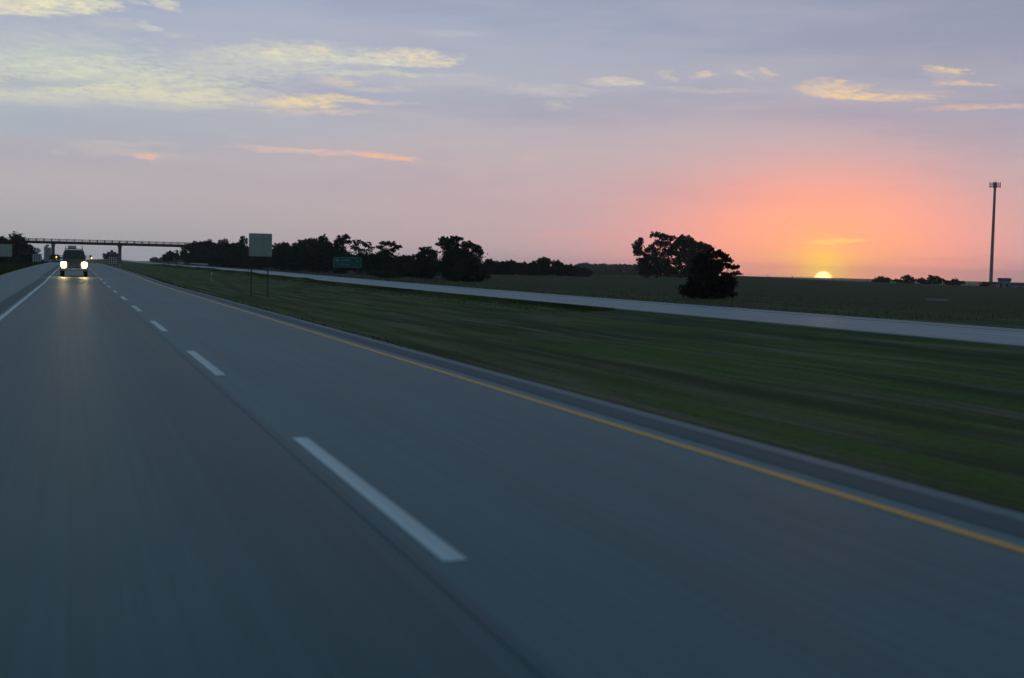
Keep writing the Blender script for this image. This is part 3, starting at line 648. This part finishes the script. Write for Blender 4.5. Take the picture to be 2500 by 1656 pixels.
# ------------------------------------------------------------------ bridge
def gz(x, y): return float(ground_z(np.array(x), np.array(y)))
BY = 580.0
bridge = thing('overpass_bridge', 'road overpass on slim piers crossing both carriageways behind the truck', 'bridge', (19, BY, gz(19, BY)))
bz = -gz(19, BY)      # local z of world zero
box('girder', -54, 54, -4.2, 4.2, bz+7.9, bz+8.75, m_girder, bridge)
box('deck', -54, 54, -5, 5, bz+8.75, bz+9.05, m_bridge, bridge)
for sx, side in ((-4.85, 0), (4.85, 1)):
    for hz, hh in ((9.42, .10), (9.85, .12)):
        box('rail', -54, 54, sx-.06, sx+.06, bz+hz, bz+hz+hh, m_girder, bridge)
    first = None
    for i in range(35):
        if first is None: first = box('rail_post', -.14, .14, sx-.10, sx+.10, bz+9.05, bz+9.99, m_girder, bridge, loc=(-52.8, 0, 0))
        else:
            c2 = first.copy(); COL.objects.link(c2); c2.parent = bridge; c2.location = (-52.8+3.1*i, 0, 0)
for X in (-8.4, 19, 46):
    z0 = gz(X, BY)+bz-.6
    p = box('pier', X-19-.62, X-19+.62, -3.2, 3.2, z0, bz+7.2, m_bridge, bridge, bevel=.12)
    box('pier_cap', X-19-.85, X-19+.85, -4.6, 4.6, bz+7.2, bz+7.9, m_bridge, p)
for sgn in (-1, 1):
    box('abutment', sgn*54 - .8, sgn*54 + .8, -5.2, 5.2, bz-1, bz+7.9, m_bridge, bridge)
def embank(x0, x1, dirn):
    n = 14; vs = []; fs = []
    for i in range(n+1):
        t = i/n; X = x0+(x1-x0)*t; h = 8.9*(1-t)**1.3 if True else 0
        g = min(gz(X, BY), gz(X, BY+20), gz(X, BY-20)) - .5
        hw = 6; ft = 6 + (h+.5)*2
        vs += [(X, BY-ft, g), (X, BY-hw, g+h+.5), (X, BY+hw, g+h+.5), (X, BY+ft, g)]
    for i in range(n):
        a = 4*i
        for k in range(3): fs.append((a+k, a+k+1, a+5+k, a+4+k))
    fs.append((0, 1, 2, 3)); fs.append((4*n, 4*n+1, 4*n+2, 4*n+3))
    o = mesh('embankment', vs, fs, m_grass, None, smooth=False); o['kind'] = 'structure'
embank(73, 330, 1); embank(-35, -290, -1)

# ------------------------------------------------------------------ signs
def slab(name, w, h, zc, mat, parent, t=.012, y=0, rad=.06, x=0):
    def f(b):
        pts = []
        for cx, cz, a0 in ((w/2-rad, h/2-rad, 0), (-w/2+rad, h/2-rad, 90), (-w/2+rad, -h/2+rad, 180), (w/2-rad, -h/2+rad, 270)):
            for k in range(4): a = R_(a0+30*k); pts.append((cx+rad*math.cos(a), cz+rad*math.sin(a)))
        fr = [b.verts.new((x+p[0], y-t, zc+p[1])) for p in pts]; bk = [b.verts.new((x+p[0], y+t, zc+p[1])) for p in pts]
        b.faces.new(fr); b.faces.new(bk[::-1]); n = len(pts)
        for i in range(n): b.faces.new((fr[i], bk[i], bk[(i+1) % n], fr[(i+1) % n]))
    return from_bm(name, f, mat, parent)
def post_sign(name, label, cat, X, Y, w, h, zc, px, mat, rz=0, back=True, group=None):
    g = gz(X, Y); r = thing(name, label, cat, (X, Y, g), rz, group)
    p = slab('panel', w, h, zc-g, mat, r)
    for q in px: box('post', q-.045, q+.045, .014, .09, -.4, zc-g+h/2-.1, m_post, r)
    if back:
        for dz in (-.3, .3):
            box('stiffener', -w/2+.06, w/2-.06, -.05, -.0125, zc-g+dz*h-.03, zc-g+dz*h+.03, m_alu, p)
    return r, g, p
post_sign('sign_back', 'blank grey-green back of a big square sign standing in the median', 'road sign', 12.55, 91.2, 1.62, 1.63, 2.98, (-.62, .55), m_alu, rz=-.04)
post_sign('sign_back', 'blank back of the wide sign cut off by the left edge of the photo', 'road sign', -10.0, 209.0, 2.1, 1.9, 2.75, (-.8, .62), m_alu)
# diamond
g = gz(-7.0, 285); r = thing('diamond_sign', 'small pale diamond-shaped sign seen from behind, left of the truck', 'road sign', (-7.15, 285, g))
def dia(b):
    for t in (0,):
        h = .72; fr = [b.verts.new(p) for p in ((h, -.01, 2.75), (0, -.01, 2.75+h), (-h, -.01, 2.75), (0, -.01, 2.75-h))]
        bk = [b.verts.new((v.co.x, .01, v.co.z)) for v in fr]
        b.faces.new(fr); b.faces.new(bk[::-1])
        for i in range(4): b.faces.new((fr[i], bk[i], bk[(i+1) % 4], fr[(i+1) % 4]))
from_bm('panel', dia, material('pale sign back', (.55, .58, .6), .5, .4, .1, build=wear((1, 1, 1), .1, 1)), r); box('post', -.05, .05, .012, .1, -.3, 3.2, m_galv, r)
# reflector panels
def reflectors(X, Y, label):
    g = gz(X, Y); r = thing('object_marker', label, 'road marker', (X, Y, g), 0, 'speckled markers beside the shoulders near the bridge')
    p = slab('panel', 1.9, 1.7, 1.25, material('weathered marker board', (.16, .155, .14), .8, .2, build=wear((3, 3, 3), .3, 1)), r)
    box('post', -.7, -.6, .014, .1, -.3, 1.9, m_galv, r); box('post', .6, .7, .014, .1, -.3, 1.9, m_galv, r)
    first = None
    for i in range(4):
        for j in range(4):
            def f(b): bm_cyl(b, (0, -.012, 0), (0, -.045, 0), .14, .12, 8)
            if first is None: first = from_bm('button', f, m_reflector, p); o = first
            else: o = first.copy(); COL.objects.link(o); o.parent = p
            o.location = (-.68+.45*i+.05*(j % 2), 0, .66+.40*j)
reflectors(-7.3, 283, 'speckled marker panel at the left shoulder, below the diamond sign')
reflectors(7.8, 283, 'speckled marker panel at the median edge, right of the truck')
# green guide sign
gs, gg, gp = post_sign('guide_sign', 'wide green guide sign with unreadable faded lettering beside the far carriageway', 'road sign', 50.2, 243, 5.55, 2.05, 2.2, (-1.7, 1.7), m_green, rz=R_(-11.5), back=False)
zc = 2.2-gg
def border(b):
    for x0, x1, z0, z1 in ((-2.66, 2.66, .90, .96), (-2.66, 2.66, -.96, -.90), (-2.66, -2.60, -.9, .9), (2.60, 2.66, -.9, .9)):
        bm_box(b, x0, x1, -.017, -.013, zc+z0, zc+z1)
from_bm('border', border, m_legend, gp)
def legend(z0, z1, x0, x1, seed):
    rr = random.Random(seed)
    def f(b):
        x = x0
        while x < x1:
            w = rr.uniform(.05, .12); k = rr.random()
            bm_box(b, x, x+w, -.017, -.013, zc+z0+rr.uniform(0, .10), zc+z1-rr.uniform(0, .14))
            x += w + rr.uniform(.06, .14) + (.3 if k > .93 else 0)
    return f
from_bm('legend_row', legend(.16, .62, -1.2, .5, 1), m_legend, gp)['kind'] = 'stuff'
from_bm('legend_row', legend(-.66, -.18, -1.9, .4, 2), m_legend, gp)['kind'] = 'stuff'
from_bm('emblem', lambda b: bm_cyl(b, (-2.0, -.013, zc+.38), (-2.0, -.018, zc+.38), .34, .34, 5), m_legend, gp)
from_bm('arrow', lambda b: (bm_cyl(b, (1.9, -.013, zc+.3), (1.9, -.018, zc+.3), .26, .26, 3)), m_legend, gp)
# delineators
def delineator(X, Y, h, label, dark=False):
    g = gz(X, Y); r = thing('delineator_post', label, 'marker post', (X, Y, g))
    box('post', -.055, .055, -.03, .03, -.3, h-.28, m_black if dark else m_galv, r)
    box('reflector', -.065, .065, -.04, .03, h-.28, h, m_mast if dark else m_paintw, r)
delineator(15.3, 152, 1.15, 'thin marker post with a white top standing in the median grass')
delineator(30.7, 300, .85, 'short dark marker post at the near edge of the far carriageway', True)
delineator(6.9, 210, .8, 'small marker post on the grass edge right of the near lanes')

# guard rail by the right pier
gr = thing('guard_rail', 'pale steel guard rail beyond the far carriageway, ending right of the bridge pier', 'guard rail', (43.4, 500, gz(43.4, 500)))
ysr = np.linspace(445, 572, 33)
vs, fs = [], []
for i, y in enumerate(ysr):
    zz = opp_z(y)-gz(43.4, 500)
    for (dx, dz) in ((0, .45), (-.07, .53), (0, .62), (0, .70), (-.07, .79), (0, .9)): vs.append((dx, y-500, zz+dz))
for i in range(len(ysr)-1):
    for k in range(5): a = 6*i+k; fs.append((a, a+1, a+7, a+6))
mesh('rail', vs, fs, m_galv, gr)
first = None
for y in ysr[::1]:
    zz = opp_z(y)-gz(43.4, 500)
    if first is None: first = box('post', .02, .17, -.08, .08, -.5, .8, m_galv, gr)
    o = first if y == ysr[0] else first.copy()
    if o is not first: COL.objects.link(o); o.parent = gr
    o.location = (0, y-500, zz)

# ------------------------------------------------------------------ phone mast
TX, TY = 383.9, 461.1; tg = gz(TX, TY)
mast = thing('phone_mast', 'tall slim phone mast with an antenna ring on top at the far right', 'mast', (TX, TY, tg), R_(-39.8))
H = 44.3-tg
rod('pole', (0, 0, -.5), (0, 0, H), .78, m_mast, mast, r1=.52, seg=16)
def ring(b):
    for a in (0, 120, 240):
        p = Vector((math.cos(R_(a+30))*2.0, math.sin(R_(a+30))*2.0, H-1.5)); q = Vector((math.cos(R_(a+150))*2.0, math.sin(R_(a+150))*2.0, H-1.5))
        for dz in (0, 1.0):
            e = (q-p)*.12; bm_cyl(b, p-e+Vector((0, 0, dz)), q+e+Vector((0, 0, dz)), .11, .11, 6)
        bm_cyl(b, (0, 0, H-1.5), p, .10, .10, 6); bm_cyl(b, (0, 0, H-1.5), (p+q)/2, .12, .12, 6)
from_bm('platform', ring, m_mast, mast)
for a in (0, 120, 240):
    p = Vector((math.cos(R_(a+30))*2.0, math.sin(R_(a+30))*2.0, 0)); q = Vector((math.cos(R_(a+150))*2.0, math.sin(R_(a+150))*2.0, 0))
    for t in (-.08, .3, .7, 1.08):
        c2 = p.lerp(q, t)*1.08
        box('antenna', c2.x-.15, c2.x+.15, c2.y-.12, c2.y+.12, H-2.1, H+.3, m_mast, mast)
rod('lightning_rod', (0, 0, H), (0, 0, H+1.4), .05, m_mast, mast, seg=6)
cv = thing('culvert_slab', 'thin pale concrete slab lying in the field below the right ridge trees', 'concrete slab', (83.1, 107.7, gz(83.1, 107.7)), R_(-38))
box('slab', -1.1, 1.1, -.5, .5, -.1, .22, m_silo, cv, bevel=.02); box('footing', -.9, .9, -.4, .4, -.4, -.1, m_bridge, cv)
# small buildings on the right skyline
def shed(X, Y, w, d, h, rh, label, wall, roofm, z):
    r = thing('farm_shed', label, 'shed', (X, Y, z), R_(-40), 'low sheds on the skyline right of the phone mast')
    box('wall', -w/2, w/2, -d/2, d/2, 0, h, wall, r)
    e = .3; vs = [(-w/2-e, -d/2-e, h), (w/2+e, -d/2-e, h), (w/2+e, d/2+e, h), (-w/2-e, d/2+e, h), (-w/2-e, 0, h+rh), (w/2+e, 0, h+rh)]
    mesh('roof', vs, [(0, 1, 5, 4), (2, 3, 4, 5), (0, 4, 3), (1, 2, 5), (3, 2, 1, 0)], roofm, r)
    for k in (-1, 1): box('door', k*w*.25-w*.08, k*w*.25+w*.08, -d/2-.06, -d/2-.003, 0, h*.7, m_roofd, r)
shed(381.7, 449.9, 5.0, 5, 3.8, 1.2, 'taller pale blue shed just right of the phone mast', m_shed, m_roofd, -2.51)
shed(379.4, 451.8, 7, 5, 2.4, 0.9, 'low dark-roofed shed between the mast and the blue shed', m_mast, m_roofd, -2.59)
shed(385.0, 447.1, 8, 5, 2.8, 0.9, 'long low shed right of the blue shed', m_shed, m_roofd, -3.28)
shed(387.0, 445.3, 5, 5, 3.0, 0.8, 'shed at the very right edge of the photo', m_silo, m_roofd, -3.39)

# ------------------------------------------------------------------ grain elevator far behind the bridge
se = thing('grain_elevator', 'pale hazy grain elevator showing under the bridge left of the truck', 'grain elevator', (-20.5, 1120, gz(-20.5, 1120)))
rod('silo', (-1.4, 0, -1), (-1.4, 0, 15), 1.5, m_silo, se, seg=20); rod('silo', (1.5, 0, -1), (1.5, 0, 14.2), 1.4, m_silo, se, seg=20)
box('headhouse', -1.6, 1.2, -1.2, 1.2, 15, 16.5, m_silo, se)

# ------------------------------------------------------------------ fence on the field ridge
fence = thing('wire_fence', 'faint wire fence along the field ridge under the sun', 'fence', (180, 330, gz(180, 330)))
fx = [(150+i*6.5, 372-i*3.6) for i in range(34)]
fz0 = gz(180, 330); first = None; pts = []
for i, (X, Y) in enumerate(fx):
    zz = gz(X, Y)-fz0
    if first is None: first = box('post', -.05, .05, -.05, .05, -.4, 1.35, m_bark, fence)
    o = first if i == 0 else first.copy()
    if i: COL.objects.link(o); o.parent = fence
    o.location = (X-180, Y-330, zz); pts.append(Vector((X-180, Y-330, zz)))
for hz in (.45, .85, 1.25):
    from_bm('wire', lambda b: [bm_cyl(b, pts[i]+Vector((0, 0, hz)), pts[i+1]+Vector((0, 0, hz)), .012, .012, 4) for i in range(len(pts)-1)], m_mast, fence)

# ------------------------------------------------------------------ the following truck (faces the camera, -Y)
TYY = 120.0
truck = thing('pickup_truck', 'dark heavy pickup truck following with both headlights blazing', 'truck', (.02, TYY, float(our_z(TYY))+.0))
S = 1.08
def P(*v): return tuple(q*S for q in v)
def body(b):
    def loft(secs):
        rings = [[b.verts.new(P(*p)) for p in s] for s in secs]; n = len(rings[0])
        for a, c2 in zip(rings, rings[1:]):
            for i in range(n): b.faces.new((a[i], a[(i+1) % n], c2[(i+1) % n], c2[i]))
        b.faces.new(rings[0][::-1]); b.faces.new(rings[-1])
    def sec(y, wb, wt, z0, z1):   # rounded-shoulder cross section
        return [(-wb, y, z0), (wb, y, z0), (wb+.02, y, (z0+z1)*.5), (wt, y, z1-.06), (wt-.1, y, z1), (-wt+.1, y, z1), (-wt, y, z1-.06), (-wb-.02, y, (z0+z1)*.5)]
    loft([sec(-2.75, .88, .82, .62, 1.22), sec(-2.6, .95, .90, .55, 1.34), sec(-1.5, 1.0, .96, .5, 1.45), sec(-1.3, 1.0, .97, .5, 1.48),
          sec(.9, 1.0, .97, .5, 1.48), sec(1.0, 1.0, .97, .5, 1.5), sec(3.1, 1.0, .97, .55, 1.5)])
from_bm('body', body, m_body, truck, smooth=False)
def cab(b):
    lo = [(-.93, -1.35, 1.46), (.93, -1.35, 1.46), (.93, .95, 1.46), (-.93, .95, 1.46)]
    hi = [(-.70, -.65, 2.17), (.70, -.65, 2.17), (.72, .7, 2.19), (-.72, .7, 2.19)]
    a = [b.verts.new(P(*p)) for p in lo]; c2 = [b.verts.new(P(*p)) for p in hi]
    for i in range(4): b.faces.new((a[i], a[(i+1) % 4], c2[(i+1) % 4], c2[i]))
    b.faces.new(c2)
    bmesh.ops.bevel(b, geom=[e for e in b.edges], offset=.05, segments=2, affect='EDGES')
cb = from_bm('cab', cab, m_body, truck)
def screen(b):
    f = lambda u, v: Vector((u*(.86-(.86-.64)*v), -1.33+.66*v-.035, 1.50+.62*v))
    vs = [b.verts.new(P(*f(u, v))) for u, v in ((-1, .02), (1, .02), (1, .95), (-1, .95))]; b.faces.new(vs)
    r2 = bmesh.ops.extrude_face_region(b, geom=b.faces[:]); bmesh.ops.translate(b, verts=[v for v in r2['geom'] if isinstance(v, bmesh.types.BMVert)], vec=(0, .02, 0))
from_bm('windscreen', screen, m_glass, truck)
for sx in (-1, 1):
    def side(b, sx=sx):
        vs = [b.verts.new(P(*p)) for p in ((sx*.955, -1.15, 1.52), (sx*.955, .85, 1.52), (sx*.76, .66, 2.1), (sx*.755, -.62, 2.1))]; b.faces.new(vs)
        r2 = bmesh.ops.extrude_face_region(b, geom=b.faces[:]); bmesh.ops.translate(b, verts=[v for v in r2['geom'] if isinstance(v, bmesh.types.BMVert)], vec=(-sx*.02, 0, 0))
    from_bm('side_window', side, m_glass, truck)
gl = from_bm('grille', lambda b: bm_box(b, -.56*S, .56*S, -2.84*S, -2.73*S, .74*S, 1.18*S, .03), m_black, truck)
for k in range(4): box('grille_bar', -.53*S, .53*S, -2.87*S, -2.845*S, (.80+.095*k)*S, (.83+.095*k)*S, m_chrome, gl)
bp = from_bm('bumper', lambda b: bm_box(b, -1.0*S, 1.0*S, -3.0*S, -2.76*S, .46*S, .70*S, .05), m_chrome, truck)
box('number_plate', -.17*S, .17*S, -3.02*S, -3.003*S, .50*S, .65*S, m_paintw, bp)
for sx in (-1, 1):
    hl = from_bm('headlight', lambda b, sx=sx: bm_box(b, (sx*.79-.25)*S, (sx*.79+.25)*S, -2.86*S, -2.70*S, .75*S, 1.19*S, .06), m_bowl, truck)
    from_bm('lens', lambda b, sx=sx: bm_cyl(b, P(sx*.79, -2.865, .97), P(sx*.79, -2.89, .97), .20*S, .19*S, 24), m_head, hl)
    ld = bpy.data.lights.new('headlight_beam', 'SPOT'); ld.energy = HEAD_W; ld.spot_size = R_(11); ld.spot_blend = 1; ld.color = (1, .74, .34); ld.shadow_soft_size = .13
    lo = bpy.data.objects.new('headlight_beam', ld); COL.objects.link(lo); lo.parent = truck
    lo.location = P(sx*.79, -3.0, .97); lo.rotation_euler = (R_(90+2.0), 0, R_(180))
    w = thing_w = bpy.data.objects.new('wheel', None); COL.objects.link(w); w.parent = truck; w.location = P(sx*.90, -1.9, .41)
    w2 = bpy.data.objects.new('wheel', None); COL.objects.link(w2); w2.parent = truck; w2.location = P(sx*.90, 2.0, .41)
    for q in (w, w2):
        def ty(b):
            prof = [(-.14, .26), (-.15, .36), (-.12, .405), (.12, .405), (.15, .36), (.14, .26)]; n = 28; rings = []
            for i in range(n):
                a = 2*math.pi*i/n; rings.append([b.verts.new(P(px, math.cos(a)*r3, math.sin(a)*r3)) for px, r3 in prof])
            for i in range(n):
                for k in range(6): b.faces.new((rings[i][k], rings[i][(k+1) % 6], rings[(i+1) % n][(k+1) % 6], rings[(i+1) % n][k]))
        from_bm('tyre', ty, m_tyre, q, smooth=True)
        from_bm('rim', lambda b: bm_cyl(b, P(-.11, 0, 0), P(.11, 0, 0), .26*S, .26*S, 20), m_chrome, q)
    ar = from_bm('mirror', lambda b, sx=sx: bm_box(b, (sx*1.30-.09)*S, (sx*1.30+.09)*S, -1.05*S, -.93*S, 1.46*S, 1.76*S, .03), m_black, truck)
    from_bm('arm', lambda b, sx=sx: (bm_cyl(b, P(sx*.93, -1.0, 1.55), P(sx*1.2, -1.0, 1.55), .025, .025, 6), bm_cyl(b, P(sx*.90, -1.0, 1.68), P(sx*1.2, -1.0, 1.68), .025, .025, 6)), m_black, ar)
    from_bm('marker_light', lambda b, sx=sx: bm_box(b, (sx*1.36-.04)*S, (sx*1.36+.04)*S, -1.09*S, -1.052*S, 1.48*S, 1.60*S, .015), m_amber, ar)
def rack(b):
    for y in (-.4, .6):
        bm_cyl(b, P(-.68, y, 2.17), P(-.62, y, 2.5), .03, .03, 6); bm_cyl(b, P(.68, y, 2.17), P(.62, y, 2.5), .03, .03, 6)
        bm_cyl(b, P(-.66, y, 2.24), P(.66, y, 2.24), .03, .03, 6)
    for sx in (-1, 1): bm_cyl(b, P(sx*.66, -.4, 2.24), P(sx*.66, .6, 2.24), .03, .03, 6)
rk = from_bm('roof_rack', rack, m_black, truck)
cg = from_bm('roof_box', lambda b: bm_box(b, -.48*S, .18*S, -.35*S, .55*S, 2.27*S, 2.52*S, .05), material('pale plastic', (.45, .48, .5), .5, .4, build=wear((2, 2, 2), .1, 1)), truck)
cg['label'] = 'pale box on the truck roof'

# ------------------------------------------------------------------ haze: closed volume round the whole place
hz = box('haze', -3600, 5600, -420, 6600, -25, 52, None)
hm = bpy.data.materials.new('haze'); hm.use_nodes = True; ht = hm.node_tree; ht.nodes.clear()
pv = ht.nodes.new('ShaderNodeVolumePrincipled'); pv.inputs['Color'].default_value = (.80, .86, .95, 1); pv.inputs['Density'].default_value = HAZE
pv.inputs['Anisotropy'].default_value = HAZE_G
ho = ht.nodes.new('ShaderNodeOutputMaterial'); ht.links.new(pv.outputs[0], ho.inputs['Volume'])
hz.data.materials.append(hm); hz['kind'] = 'stuff'; hz['label'] = 'thin morning haze over the fields'; hz['category'] = 'haze'
